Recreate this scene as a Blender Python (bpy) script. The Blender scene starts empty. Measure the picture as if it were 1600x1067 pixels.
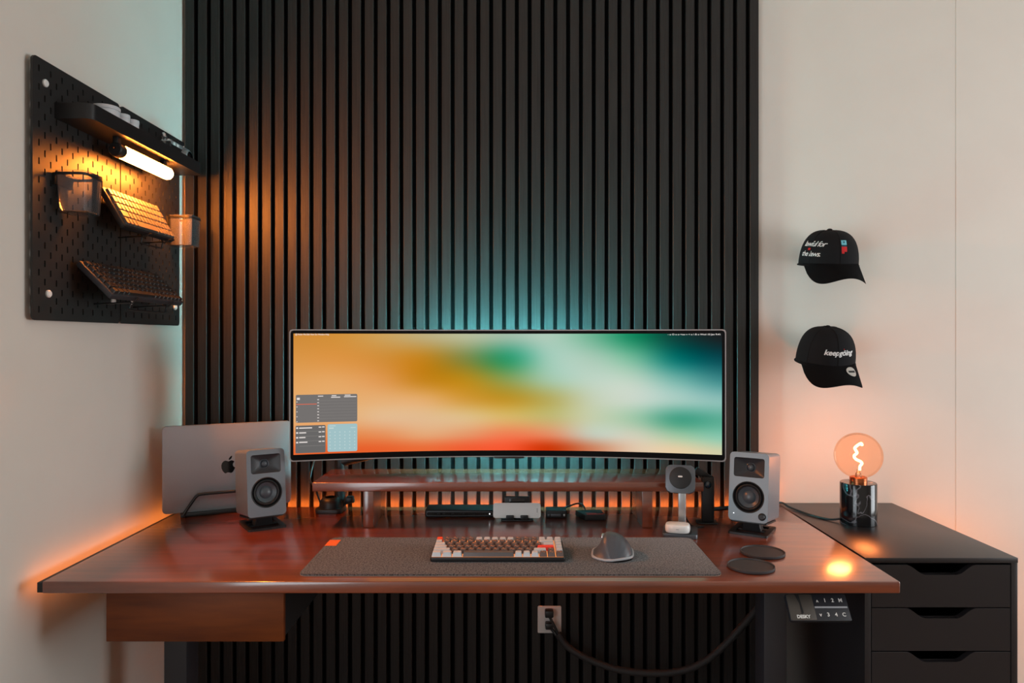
import bpy, bmesh, math, random
from mathutils import Vector, Matrix, Euler
from mathutils.bvhtree import BVHTree
random.seed(7)
SC = bpy.context.scene
COL = SC.collection
PI = math.pi

# ------------------------------------------------------------------ camera
ZC = 1.214                      # eye height
F = 1140.0                      # focal length in pixels of the 1600 px frame
cam = bpy.data.cameras.new('camera')
cam.sensor_width = 36.0
cam.lens = F / 1600 * 36
cam.shift_x = -8 / 1600
cam.shift_y = -3.5 / 1600
cam.clip_start = 0.05
cam_o = bpy.data.objects.new('camera', cam)
cam_o.location = (0, 0, ZC)
cam_o.rotation_euler = (PI / 2, 0, 0)
COL.objects.link(cam_o)
SC.camera = cam_o

def P(px, py, Y):               # pixel of the photograph + its distance -> point
    return Vector(((px - 808) * Y / F, Y, ZC - (py - 530) * Y / F))

# ------------------------------------------------------------------ world, light, exposure
w = bpy.data.worlds.new('world'); SC.world = w; w.use_nodes = True
w.node_tree.nodes['Background'].inputs[0].default_value = (0.62, 0.72, 0.85, 1)
w.node_tree.nodes['Background'].inputs[1].default_value = 0.6
SC.view_settings.view_transform = 'Standard'
SC.view_settings.look = 'None'
SC.view_settings.exposure = 0.0
SC.view_settings.gamma = 1.0
SC.view_settings.use_curve_mapping = False
SC.cycles.use_denoising = True
SC.cycles.max_bounces = 8
SC.cycles.sample_clamp_indirect = 4.0
SC.cycles.caustics_reflective = False
SC.cycles.caustics_refractive = False

def area(name, loc, rot, sx, sy, power, col):
    l = bpy.data.lights.new(name, 'AREA'); l.shape = 'RECTANGLE'
    l.size = sx; l.size_y = sy; l.energy = power; l.color = col
    o = bpy.data.objects.new(name, l); o.location = loc; o.rotation_euler = rot
    COL.objects.link(o); return o
P_WL, P_WR = 24, 53
# daylight: left window beside the camera; right one added to brighten the left wall
area('window_daylight_left', (-1.035, 0.0, 1.1), (0, -PI / 2, 0), 1.2, 1.4, P_WL, (0.87, 0.95, 1.0))
area('fill_light_right', (3.48, 1.2, 1.1), (0, PI / 2, 0), 1.2, 1.6, P_WR, (0.93, 0.975, 1.0))

TEAL = (0.10, 0.55, 0.60)
LED_ORANGE = (1.0, 0.24, 0.035)
BAR_AMBER = (1.0, 0.255, 0.03)
S_LED_LEFT, S_LED_BACK, S_LED_RIGHT = 8.0, 115.0, 160.0
S_TEAL = 1150.0
S_BAR = 450.0
P_BULB = 2.2

# ------------------------------------------------------------------ colour and material helpers
def lin(c):
    r = []
    for v in c[:3]:
        v = v / 255.0
        r.append(v / 12.92 if v <= 0.04045 else ((v + 0.055) / 1.055) ** 2.4)
    return (r[0], r[1], r[2], 1.0)

MATS = {}
def mat(name, col=(128, 128, 128), rough=0.5, metal=0.0, coat=0.0, coat_rough=0.1, spec=0.5,
        var=None, scale=(1, 1, 1), amount=0.0, bump=0.0, nscale=20.0, detail=4.0, emit=None, estr=0.0, sheen=0.0):
    """principled material; var = second colour mixed in by stretched noise"""
    m = bpy.data.materials.new(name); m.use_nodes = True
    nt = m.node_tree; b = nt.nodes['Principled BSDF']
    b.inputs['Base Color'].default_value = lin(col)
    b.inputs['Roughness'].default_value = rough
    b.inputs['Metallic'].default_value = metal
    b.inputs['Specular IOR Level'].default_value = spec
    b.inputs['Coat Weight'].default_value = coat
    b.inputs['Coat Roughness'].default_value = coat_rough
    if sheen:
        b.inputs['Sheen Weight'].default_value = sheen
    if emit:
        b.inputs['Emission Color'].default_value = (emit[0], emit[1], emit[2], 1)
        b.inputs['Emission Strength'].default_value = estr
    if var is not None or bump:
        tc = nt.nodes.new('ShaderNodeTexCoord'); mp = nt.nodes.new('ShaderNodeMapping')
        mp.inputs['Scale'].default_value = scale
        nz = nt.nodes.new('ShaderNodeTexNoise')
        nz.inputs['Scale'].default_value = nscale; nz.inputs['Detail'].default_value = detail
        nt.links.new(tc.outputs['Object'], mp.inputs[0]); nt.links.new(mp.outputs[0], nz.inputs[0])
        if var is not None:
            rp = nt.nodes.new('ShaderNodeValToRGB')
            lo = 0.5 - 0.5 * (1 - amount) * 0.5; hi = 1 - lo
            rp.color_ramp.elements[0].position = min(lo, 0.49); rp.color_ramp.elements[1].position = max(hi, 0.51)
            rp.color_ramp.elements[0].color = lin(col); rp.color_ramp.elements[1].color = lin(var)
            nt.links.new(nz.outputs['Fac'], rp.inputs[0]); nt.links.new(rp.outputs[0], b.inputs['Base Color'])
        if bump:
            bp = nt.nodes.new('ShaderNodeBump'); bp.inputs['Strength'].default_value = bump
            bp.inputs['Distance'].default_value = 0.002
            nt.links.new(nz.outputs['Fac'], bp.inputs['Height']); nt.links.new(bp.outputs[0], b.inputs['Normal'])
    MATS[name] = m
    return m

def emis(name, col, strength):
    m = bpy.data.materials.new(name); m.use_nodes = True
    nt = m.node_tree; nt.nodes.clear()
    e = nt.nodes.new('ShaderNodeEmission'); e.inputs[0].default_value = (col[0], col[1], col[2], 1)
    e.inputs[1].default_value = strength
    o = nt.nodes.new('ShaderNodeOutputMaterial'); nt.links.new(e.outputs[0], o.inputs[0])
    MATS[name] = m; return m

def clear(name, tint, gloss=0.12, rough=0.03, body=0.0, bodycol=(255, 255, 255), trans=False, gk=1.0):
    """thin clear wall: tinted see-through plus fresnel gloss plus a little milky body"""
    m = bpy.data.materials.new(name); m.use_nodes = True
    nt = m.node_tree; nt.nodes.clear()
    t = nt.nodes.new('ShaderNodeBsdfTransparent'); t.inputs[0].default_value = (*tint, 1)
    g = nt.nodes.new('ShaderNodeBsdfGlossy'); g.inputs['Roughness'].default_value = rough
    d = nt.nodes.new('ShaderNodeBsdfTranslucent' if trans else 'ShaderNodeBsdfDiffuse'); d.inputs[0].default_value = lin(bodycol)
    fr = nt.nodes.new('ShaderNodeLayerWeight'); fr.inputs[0].default_value = gloss
    m1 = nt.nodes.new('ShaderNodeMixShader'); m1.inputs[0].default_value = body
    m2 = nt.nodes.new('ShaderNodeMixShader')
    o = nt.nodes.new('ShaderNodeOutputMaterial')
    nt.links.new(t.outputs[0], m1.inputs[1]); nt.links.new(d.outputs[0], m1.inputs[2])
    mu = nt.nodes.new('ShaderNodeMath'); mu.operation = 'MULTIPLY'; mu.inputs[1].default_value = gk
    nt.links.new(fr.outputs['Fresnel'], mu.inputs[0]); nt.links.new(mu.outputs[0], m2.inputs[0])
    nt.links.new(m1.outputs[0], m2.inputs[1]); nt.links.new(g.outputs[0], m2.inputs[2])
    nt.links.new(m2.outputs[0], o.inputs[0])
    MATS[name] = m; return m

# room
mat('wall_paint', (221, 214, 205), 0.9, var=(225, 218, 209), amount=0.0, nscale=6, bump=0.08, spec=0.2)
mat('ceiling_paint', (225, 222, 216), 0.9)
mat('floor_oak', (120, 92, 66), 0.5, var=(95, 70, 48), scale=(1, 12, 1), nscale=8)
mat('slat_wood', (31, 29, 28), 0.45, spec=0.32, var=(44, 41, 40), scale=(90, 90, 1.6), nscale=3.0, amount=0.2, bump=0.25)
mat('felt_black', (9, 9, 10), 0.95, spec=0.1)
# woods
mat('desk_wood', (134, 59, 27), 0.38, coat=1.0, coat_rough=0.15, var=(93, 37, 16), scale=(1.2, 14, 14), nscale=3.2, amount=0.1, detail=6)
MATS['desk_wood'].node_tree.nodes['Principled BSDF'].inputs['Coat IOR'].default_value = 1.72
mat('drawer_wood', (118, 56, 14), 0.55, spec=0.3, var=(84, 36, 8), scale=(1.5, 10, 12), nscale=3.5, amount=0.1, detail=6)
mat('cabinet_black', (38, 35, 37), 0.34, spec=0.5, bump=0.03, nscale=300)
mat('cabinet_inside', (14, 13, 14), 0.7)
# metals, plastics
mat('black_metal', (22, 22, 24), 0.42, spec=0.5)
mat('black_plastic', (24, 24, 26), 0.45)
mat('pegboard_black', (34, 33, 33), 0.5)
mat('black_matte', (15, 15, 16), 0.7)
mat('black_gloss', (10, 10, 12), 0.15)
mat('leg_steel', (46, 45, 50), 0.5)
mat('speaker_grey', (112, 121, 129), 0.38, spec=0.7, bump=0.04, nscale=400)
mat('speaker_horn', (50, 50, 54), 0.4)
mat('rubber', (16, 16, 18), 0.55)
mat('cone_grey', (70, 76, 82), 0.35)
mat('space_grey', (168, 162, 166), 0.40, metal=0.5)
mat('alu_dark', (96, 100, 106), 0.4, metal=0.6)
mat('alu_light', (190, 190, 192), 0.3, metal=0.7)
mat('chrome', (220, 220, 222), 0.12, metal=1.0)
mat('copper', (190, 110, 70), 0.25, metal=1.0)
mat('white_plastic', (238, 238, 236), 0.35, coat=0.3)
mat('white_jar', (205, 206, 210), 0.5)
mat('outlet_white', (205, 198, 194), 0.4)
mat('felt_grey', (96, 93, 93), 0.95, var=(48, 46, 47), amount=0.75, nscale=260, detail=3, bump=0.5, spec=0.1, sheen=0.2)
mat('mat_underside', (150, 128, 112), 0.8)
mat('orange_tab', (232, 110, 50), 0.7)
mat('key_light', (200, 202, 206), 0.5)
mat('key_dark', (98, 80, 75), 0.55)
mat('key_orange', (255, 84, 38), 0.45)
mat('key_red', (250, 66, 52), 0.45)
mat('key_black', (34, 32, 33), 0.42)
mat('key_space', (92, 84, 84), 0.5)
mat('key_pale', (72, 68, 66), 0.5)
mat('legend_warm', (206, 138, 104), 0.6)
mat('legend_white', (230, 228, 224), 0.6)
mat('mouse_graphite', (72, 74, 80), 0.42)
mat('mouse_trim', (168, 168, 172), 0.35)
mat('coaster', (52, 48, 50), 0.6)
mat('cap_cloth', (27, 27, 29), 0.9, spec=0.15, bump=0.2, nscale=900)
mat('thread_white', (225, 225, 225), 0.8)
mat('thread_blue', (110, 190, 205), 0.8)
mat('thread_navy', (20, 60, 75), 0.8)
mat('thread_red', (200, 20, 22), 0.8)
mat('sticker', (190, 186, 180), 0.35, metal=0.3)
mat('red_stripe', (225, 70, 58), 0.5)
mat('lens_blue', (10, 50, 70), 0.08, coat=1.0)
mat('cable_sleeve', (27, 24, 24), 0.7, var=(38, 34, 33), amount=0.6, nscale=400, bump=0.5)
mat('panel_grey', (74, 68, 62), 0.5)
mat('panel_dark', (38, 40, 46), 0.4)
mat('panel_line', (170, 172, 178), 0.5)
mat('monitor_white', (214, 214, 216), 0.4)
mat('monitor_frame', (170, 166, 168), 0.35, metal=0.4)
mat('bezel_black', (4, 4, 5), 0.5, spec=0.12)
clear('clear_plastic', (0.90, 0.90, 0.91), 0.15, 0.08, 0.07, (200, 200, 205))
clear('bulb_glass', (1.0, 0.86, 0.74), 0.08, 0.02, 0.012, (255, 170, 120), True, 0.35)
clear('glass_clear', (0.93, 0.94, 0.95), 0.3, 0.02, 0.05)
clear('pane', (0.97, 0.98, 0.98), 0.1, 0.0)
emis('led_orange_left', LED_ORANGE, S_LED_LEFT)
emis('led_orange_back', (1.0, 0.18, 0.02), S_LED_BACK)
emis('led_orange_right', LED_ORANGE, S_LED_RIGHT)
emis('led_teal', TEAL, S_TEAL)
emis('bar_light', BAR_AMBER, S_BAR)
emis('filament', (1.0, 0.52, 0.22), 9.0)
emis('key_glow', (1.0, 0.32, 0.10), 1.0)
emis('white_led', (0.9, 0.95, 1.0), 2.0)
def semis(name, rgb, k=1.0):
    c = lin(rgb); return emis(name, c[:3], k)
semis('ui_grey', (116, 112, 110)); semis('ui_grey_dark', (104, 102, 101)); semis('ui_line', (134, 130, 126))
semis('ui_white', (226, 218, 214)); semis('ui_red', (232, 104, 74)); semis('ui_blue', (160, 192, 196)); semis('ui_blue_light', (190, 210, 210))

# marble for the lamp base
def marble():
    m = bpy.data.materials.new('black_marble'); m.use_nodes = True
    nt = m.node_tree; b = nt.nodes['Principled BSDF']
    tc = nt.nodes.new('ShaderNodeTexCoord'); mp = nt.nodes.new('ShaderNodeMapping')
    mp.inputs['Rotation'].default_value = (0.5, 0.4, 0.7)
    n1 = nt.nodes.new('ShaderNodeTexNoise'); n1.inputs['Scale'].default_value = 9; n1.inputs['Distortion'].default_value = 0.8
    n1.inputs['Detail'].default_value = 3
    rp = nt.nodes.new('ShaderNodeValToRGB'); e = rp.color_ramp.elements
    e[0].position = 0.488; e[0].color = lin((12, 13, 17)); e[1].position = 0.512; e[1].color = lin((12, 13, 17))
    x = e.new(0.5); x.color = lin((120, 116, 122))
    nt.links.new(tc.outputs['Object'], mp.inputs[0]); nt.links.new(mp.outputs[0], n1.inputs[0])
    nt.links.new(n1.outputs['Fac'], rp.inputs[0]); nt.links.new(rp.outputs[0], b.inputs['Base Color'])
    b.inputs['Roughness'].default_value = 0.12
    MATS['black_marble'] = m
marble()

# ------------------------------------------------------------------ object helpers
def chain(o):
    m = o.matrix_basis.copy(); p = o.parent
    while p:
        m = p.matrix_basis @ m; p = p.parent
    return m

def tag(o, label=None, cat=None, group=None, kind=None):
    if label: o['label'] = label
    if cat: o['category'] = cat
    if group: o['group'] = group
    if kind: o['kind'] = kind
    return o

def thing(name, label, cat, loc=(0, 0, 0), rot=(0, 0, 0), group=None):
    o = bpy.data.objects.new(name, None); o.empty_display_size = 0.05
    o.location = loc; o.rotation_euler = rot
    COL.objects.link(o); return tag(o, label, cat, group)

def link_mesh(name, me, m, parent=None, world=False, smooth=True, angle=35):
    if m: me.materials.clear(); me.materials.append(MATS[m])
    o = bpy.data.objects.new(name, me); COL.objects.link(o)
    if parent:
        o.parent = parent
        if world: me.transform(chain(parent).inverted())
    if smooth:
        me.shade_smooth(); me.set_sharp_from_angle(angle=math.radians(angle))
    return o

def rrect(w, h, r, n=5, cx=0, cy=0):
    pts = []
    r = min(r, w / 2 - 1e-5, h / 2 - 1e-5)
    for (sx, sy, a0) in ((1, 1, 0), (-1, 1, 90), (-1, -1, 180), (1, -1, 270)):
        for k in range(n + 1):
            a = math.radians(a0 + 90 * k / n)
            pts.append((cx + sx * (w / 2 - r) + r * math.cos(a), cy + sy * (h / 2 - r) + r * math.sin(a)))
    return pts

def circ(r, n=24, cx=0, cy=0):
    return [(cx + r * math.cos(2 * PI * k / n), cy + r * math.sin(2 * PI * k / n)) for k in range(n)]

class B:
    def __init__(s): s.bm = bmesh.new()
    def box(s, c, size, bev=0.0, seg=2, rot=None):
        r = bmesh.ops.create_cube(s.bm, size=1.0)
        vs = r['verts']
        M = Matrix.Translation(c) @ (rot.to_matrix().to_4x4() if rot else Matrix()) @ Matrix.Diagonal((*size, 1))
        bmesh.ops.transform(s.bm, matrix=M, verts=vs)
        if bev:
            es = list({e for v in vs for e in v.link_edges})
            bmesh.ops.bevel(s.bm, geom=es, offset=bev, segments=seg, profile=0.5, affect='EDGES')
        return s
    def span(s, x0, x1, y0, y1, z0, z1, bev=0.0, seg=2):
        return s.box(((x0 + x1) / 2, (y0 + y1) / 2, (z0 + z1) / 2), (x1 - x0, y1 - y0, z1 - z0), bev, seg)
    def prism(s, out, z0, z1, M=Matrix(), bev=0.0, seg=2, out2=None):
        n = len(out); out2 = out2 or out
        a = [s.bm.verts.new(M @ Vector((x, y, z0))) for x, y in out]
        b = [s.bm.verts.new(M @ Vector((x, y, z1))) for x, y in out2]
        f0 = s.bm.faces.new(a[::-1]); f1 = s.bm.faces.new(b)
        for k in range(n):
            s.bm.faces.new((a[k], a[(k + 1) % n], b[(k + 1) % n], b[k]))
        if bev:
            es = list(f1.edges) + list(f0.edges)
            bmesh.ops.bevel(s.bm, geom=es, offset=bev, segments=seg, profile=0.5, affect='EDGES')
        return s
    def ring(s, out, inn, z0, z1, M=Matrix(), caps=True):
        n = len(out)
        def row(o, z): return [s.bm.verts.new(M @ Vector((x, y, z))) for x, y in o]
        a, b, c, d = row(out, z0), row(out, z1), row(inn, z1), row(inn, z0)
        for k in range(n):
            j = (k + 1) % n
            for p, q in ((a, b), (b, c), (c, d), (d, a)):
                s.bm.faces.new((p[k], p[j], q[j], q[k]))
        return s
    def lathe(s, prof, n=32, M=Matrix()):
        """profile of (r, z) from bottom to top"""
        rows = []
        for r, z in prof:
            if r < 1e-6: rows.append([s.bm.verts.new(M @ Vector((0, 0, z)))])
            else: rows.append([s.bm.verts.new(M @ Vector((r * math.cos(2 * PI * k / n), r * math.sin(2 * PI * k / n), z))) for k in range(n)])
        for a, b in zip(rows, rows[1:]):
            for k in range(n):
                j = (k + 1) % n
                if len(a) == 1 and len(b) == 1: continue
                if len(a) == 1: s.bm.faces.new((a[0], b[j], b[k]))
                elif len(b) == 1: s.bm.faces.new((a[k], a[j], b[0]))
                else: s.bm.faces.new((a[k], a[j], b[j], b[k]))
        return s
    def tube(s, pts, r, n=10, closed=False, rs=None):
        pts = [Vector(p) for p in pts]; m = len(pts); rows = []
        prev = None
        for i, p in enumerate(pts):
            if closed: t = pts[(i + 1) % m] - pts[i - 1]
            else: t = pts[min(i + 1, m - 1)] - pts[max(i - 1, 0)]
            t.normalize()
            if prev is None:
                up = Vector((0, 0, 1)) if abs(t.z) < 0.9 else Vector((1, 0, 0))
                nrm = up.cross(t).normalized()
            else:
                nrm = (prev - t * prev.dot(t)).normalized()
            prev = nrm; bi = t.cross(nrm)
            rr = rs[i] if rs else r
            rows.append([s.bm.verts.new(p + (nrm * math.cos(2 * PI * k / n) + bi * math.sin(2 * PI * k / n)) * rr) for k in range(n)])
        for i in range(m if closed else m - 1):
            a, b = rows[i], rows[(i + 1) % m]
            for k in range(n):
                j = (k + 1) % n
                s.bm.faces.new((a[k], a[j], b[j], b[k]))
        if not closed:
            s.bm.faces.new(rows[0][::-1]); s.bm.faces.new(rows[-1])
        return s
    def grid(s, fn, nu, nv, closed_u=False):
        V = [[s.bm.verts.new(fn(i / nu, j / nv)) for j in range(nv + 1)] for i in range(nu + (0 if closed_u else 1))]
        for i in range(nu):
            a, b = V[i], V[(i + 1) % len(V)]
            for j in range(nv):
                s.bm.faces.new((a[j], b[j], b[j + 1], a[j + 1]))
        return s
    def build(s, name, m, parent=None, world=False, smooth=True, angle=35, xf=None):
        if xf is not None: bmesh.ops.transform(s.bm, matrix=xf, verts=s.bm.verts)
        bmesh.ops.recalc_face_normals(s.bm, faces=s.bm.faces)
        me = bpy.data.meshes.new(name); s.bm.to_mesh(me); s.bm.free()
        return link_mesh(name, me, m, parent, world, smooth, angle)

def smoothpath(pts, sub=8):
    pts = [Vector(p) for p in pts]; out = []
    for i in range(len(pts) - 1):
        p0 = pts[max(i - 1, 0)]; p1 = pts[i]; p2 = pts[i + 1]; p3 = pts[min(i + 2, len(pts) - 1)]
        for k in range(sub):
            t = k / sub
            out.append(0.5 * ((2 * p1) + (p2 - p0) * t + (2 * p0 - 5 * p1 + 4 * p2 - p3) * t * t + (3 * p1 - p0 - 3 * p2 + p3) * t ** 3))
    out.append(pts[-1]); return out

def eval_mesh(o):
    dg = bpy.context.evaluated_depsgraph_get()
    me = bpy.data.meshes.new_from_object(o.evaluated_get(dg))
    d = o.data; bpy.data.objects.remove(o); bpy.data.curves.remove(d)
    return me

def plate_mesh(out, holes, t):
    """flat plate with holes, outline in its xy plane, thickness t centred on z = 0"""
    cu = bpy.data.curves.new('plate', 'CURVE'); cu.dimensions = '2D'; cu.fill_mode = 'BOTH'; cu.extrude = t / 2
    for pts in [out] + holes:
        sp = cu.splines.new('POLY'); sp.points.add(len(pts) - 1); sp.use_cyclic_u = True
        for q, (x, y) in zip(sp.points, pts): q.co = (x, y, 0, 1)
    o = bpy.data.objects.new('plate', cu); COL.objects.link(o)
    return eval_mesh(o)

def text_mesh(body, size, shear=0.0, extrude=0.0, offset=0.0, align='CENTER', space=1.0):
    cu = bpy.data.curves.new('txt', 'FONT'); cu.body = body; cu.size = size; cu.shear = shear
    cu.extrude = extrude; cu.offset = offset; cu.align_x = align; cu.align_y = 'CENTER'; cu.resolution_u = 3; cu.space_character = space
    o = bpy.data.objects.new('txt', cu); COL.objects.link(o)
    return eval_mesh(o)

# ------------------------------------------------------------------ the room
XL, XR, YB, YF, ZT = -1.048, 3.5, 2.30, -1.6, 2.6
def struct(name, b, m, parent=None):
    o = b.build(name, m, parent, smooth=False)
    if not parent: tag(o, kind='structure')
    return o
struct('wall_back', B().span(XL - .1, XR + .1, YB, YB + .1, 0, ZT), 'wall_paint')
struct('trim_1', B().span(1.383, XR, YB - .001, YB, 0, ZT), 'wall_paint')
struct('wall_left', B().span(XL - .1, XL, YF, -.7, 0, ZT).span(XL - .1, XL, .7, YB, 0, ZT).span(XL - .1, XL, -.7, .7, 0, .5).span(XL - .1, XL, -.7, .7, 1.7, ZT), 'wall_paint')
struct('wall_right', B().span(XR, XR + .1, YF, .4, 0, ZT).span(XR, XR + .1, 2.0, YB, 0, ZT).span(XR, XR + .1, .4, 2.0, 0, .5).span(XR, XR + .1, .4, 2.0, 1.7, ZT), 'wall_paint')
struct('wall_front', B().span(XL - .1, XR + .1, YF - .1, YF, 0, ZT), 'wall_paint')
struct('floor', B().span(XL - .1, XR + .1, YF - .1, YB + .1, -.05, 0), 'floor_oak')
struct('ceiling', B().span(XL - .1, XR + .1, YF - .1, YB + .1, ZT, ZT + .05), 'ceiling_paint')
def window(name, x0, y0, y1):
    x1 = x0 + .04
    f = struct(name, B().span(x0, x1, y0, y1, .5, .55).span(x0, x1, y0, y1, 1.65, 1.7).span(x0, x1, y0, y0 + .05, .55, 1.65).span(x0, x1, y1 - .05, y1, .55, 1.65), 'white_plastic')
    B().span(x0 + .018, x0 + .022, y0 + .05, y1 - .05, .55, 1.65).build('pane', 'pane', f, smooth=False)
window('window_1', XL - .07, -.7, .7)
window('fill_window', XR + .03, .4, 2.0)  # unseen window added to go with the fill light

# ------------------------------------------------------------------ slat panel on the back wall
YS = 2.280                                   # face of the slats
SX0 = (289 - 808) * YS / F; SX1 = (1188 - 808) * YS / F
sp = thing('slat_panel', 'floor to ceiling panel of black vertical wooden slats behind the desk', 'wall panel', ((SX0 + SX1) / 2, YS + .02, 0))
B().span(SX0, SX1, YS + .016, YB - .0005, 0.0, ZT).build('felt_backing', 'felt_black', sp, True, False)
NSL = 45; pitch = (SX1 - SX0) / NSL
b = B(); b.span(-.0137, .0137, 0, .016, 0.0, ZT, .0012, 1)
sl0 = b.build('slat', 'slat_wood', sp, False, False); sl0.location = (0, 0, 0)
for i in range(NSL):
    o = sl0 if i == 0 else sl0.copy()
    if i:
        o.name = 'slat'; COL.objects.link(o)
    x = SX0 + .0137 + i * (SX1 - SX0 - .0137 - .0185) / (NSL - 1)
    o.location = (x - sp.location.x, -.02, 0)
# each slat starts its grain elsewhere
_nt = MATS['slat_wood'].node_tree
_oi = _nt.nodes.new('ShaderNodeObjectInfo'); _mul = _nt.nodes.new('ShaderNodeMath'); _mul.operation = 'MULTIPLY'; _mul.inputs[1].default_value = 40
_cmb = _nt.nodes.new('ShaderNodeCombineXYZ')
_nt.links.new(_oi.outputs['Random'], _mul.inputs[0]); _nt.links.new(_mul.outputs[0], _cmb.inputs[2]); _nt.links.new(_mul.outputs[0], _cmb.inputs[0])
_mp = [n for n in _nt.nodes if n.type == 'MAPPING'][0]
_nt.links.new(_cmb.outputs[0], _mp.inputs['Location'])

# ------------------------------------------------------------------ standing desk
ZD = 0.707
DX0, DX1, DY0, DY1 = -0.994, 0.802, 1.526, 2.208
desk = thing('standing_desk', 'wide glossy red-brown wooden standing desk with a drawer under its left end', 'desk', ((DX0 + DX1) / 2, 1.87, 0))
B().span(DX0, DX1, DY0, DY1, ZD - .025, ZD, .003, 3).build('tabletop', 'desk_wood', desk, True)
for lx in (-.858, .648):
    lg = B().span(lx - .029, lx + .029, 1.83, 1.90, .05, .655, .004).build('leg', 'leg_steel', desk, True)
    B().span(lx - .031, lx + .031, 1.828, 1.902, .655, .668, .002).build('collar', 'black_metal', lg, True)
    B().span(lx - .025, lx + .025, 1.835, 1.895, .668, .6815, .001).build('inner_tube', 'leg_steel', lg, True)
    B().span(lx - .035, lx + .035, 1.58, 2.19, 0, .05, .008).build('foot', 'leg_steel', desk, True)
B().span(-.83, .62, 1.84, 1.89, .645, .682, .002).build('cross_beam', 'black_metal', desk, True)
# drawer under the left end
dw = B().span(-.886, -.503, 1.5725, 1.585, .562, .6815, .0015).build('drawer', 'drawer_wood', desk, True)
B().span(-.882, -.870, 1.585, 1.93, .566, .681).span(-.519, -.507, 1.585, 1.93, .566, .681).span(-.870, -.519, 1.918, 1.93, .566, .681) \
   .span(-.870, -.519, 1.585, 1.918, .566, .574).build('drawer_box', 'cabinet_inside', dw, True)
# led channel on the left edge, led strips on the left and rear edges
ch = B().span(DX0 - .013, DX0, DY0 + .004, DY1, ZD - .0245, ZD - .003, .001).build('led_channel', 'black_plastic', desk, True)
B().span(DX0 - .0148, DX0 - .013, DY0 + .03, DY1, ZD - .0235, ZD - .0125).build('led_strip', 'led_orange_left', ch, True, False)
ch2 = B().span(-.93, .76, DY1, 2.243, ZD - .022, ZD - .012, .001).build('led_channel', 'black_plastic', desk, True)
B().span(-.93, .76, 2.243, 2.2445, ZD - .021, ZD - .013).build('led_strip', 'led_orange_back', ch2, True, False)
# height control panel under the front edge
def frame(o, ax, ay):
    """matrix with origin o, x axis ax, y axis ay, z = their cross product"""
    ax = Vector(ax).normalized(); ay = Vector(ay); ay = (ay - ax * ay.dot(ax)).normalized(); az = ax.cross(ay)
    M = Matrix.Identity(4)
    for i in range(3):
        M[i][0], M[i][1], M[i][2], M[i][3] = ax[i], ay[i], az[i], o[i]
    return M
T = Matrix.Translation
def put_text(name, body, size, M, m, parent, **k):
    me = text_mesh(body, size, **k); me.transform(M)
    return link_mesh(name, me, m, parent, True, False)

cpm = frame((.638, 1.546, .646), (1, 0, 0), (0, .036, .044))
cp = B().prism(rrect(.128, .056, .003), -.010, 0, cpm, .0008).build('control_panel', 'panel_dark', desk, True)
B().prism(rrect(.054, .054, .003, cx=-.036), 0, .0012, cpm, .0004).build('display', 'panel_grey', cp, True)
B().prism([(-.045, .027), (-.036, .027), (-.034, -.012), (-.039, -.015), (-.0385, .008)], .0012, .0016, cpm).build('display_mark', 'black_matte', cp, True, False)
B().prism(rrect(.069, .0035, .0005, cx=.027), 0, .0008, cpm).build('divider_line', 'panel_line', cp, True)
put_text('maker_lettering', 'DESKY', .0095, cpm @ T((-.036, -.020, .0014)), 'legend_white', cp, offset=.0004)
for i, c in enumerate('^12M'):
    put_text('button_mark', c, .011, cpm @ T((.001 + .0165 * i, .0145 if c != '^' else .011, .0004)), 'legend_white', cp, offset=.0003)
for i, c in enumerate('v34C'):
    put_text('button_mark', c, .011, cpm @ T((.001 + .0165 * i, -.0155, .0004)), 'legend_white', cp, offset=.0003)

# ------------------------------------------------------------------ drawer cabinet right of the desk
ZK = .700
KX0, KX1, KY0, KY1 = .818, 1.178, 1.717, 2.292
cab = thing('drawer_cabinet', 'black drawer unit with cut-out drawer grips beside the right end of the desk', 'cabinet', ((KX0 + KX1) / 2, 2.0, 0))
B().span(KX0, KX1, KY0 - .002, KY1, ZK - .012, ZK, .0012).build('top', 'cabinet_black', cab, True)
B().span(KX0, KX0 + .015, KY0, KY1, .02, ZK - .012, .0008).build('side_panel', 'cabinet_black', cab, True)
B().span(KX1 - .015, KX1, KY0, KY1, .02, ZK - .012, .0008).build('side_panel', 'cabinet_black', cab, True)
B().span(KX0 + .015, KX1 - .015, KY1 - .006, KY1, .02, ZK - .012).build('rear_panel', 'cabinet_inside', cab, True, False)
B().span(KX0, KX1, KY0 + .03, KY1, 0, .02).build('plinth', 'cabinet_black', cab, True, False)
def grip_outline(w, h):
    pts = [(-w / 2, 0), (w / 2, 0), (w / 2, h)]
    t, bt, d = .082, .036, .024
    for k in range(9):                       # right shoulder down, then left shoulder up
        u = k / 8; pts.append((t - (t - bt) * u, h - d * (3 * u * u - 2 * u ** 3)))
    for k in range(9):
        u = k / 8; pts.append((-bt - (t - bt) * u, h - d + d * (3 * u * u - 2 * u ** 3)))
    pts.append((-w / 2, h)); return pts
z = ZK - .0145; kc = (KX0 + KX1) / 2; dh = .1025
for i in range(6):
    z0 = z - dh
    M = frame((kc, KY0 + .016, z0), (1, 0, 0), (0, 0, 1))       # outline in xz, normal -y
    dr = B().prism(grip_outline(.326, dh - .0025), 0, .016, M, .0006, 1).build('drawer', 'cabinet_black', cab, True)
    B().span(kc - .157, kc + .157, KY0 + .017, KY1 - .03, z0 + .008, z0 + .012).span(kc - .157, kc - .149, KY0 + .017, KY1 - .03, z0 + .012, z0 + .075) \
       .span(kc + .149, kc + .157, KY0 + .017, KY1 - .03, z0 + .012, z0 + .075).span(kc - .149, kc + .149, KY1 - .04, KY1 - .03, z0 + .012, z0 + .075) \
       .build('drawer_box', 'cabinet_inside', dr, True, False)
    z = z0
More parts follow.
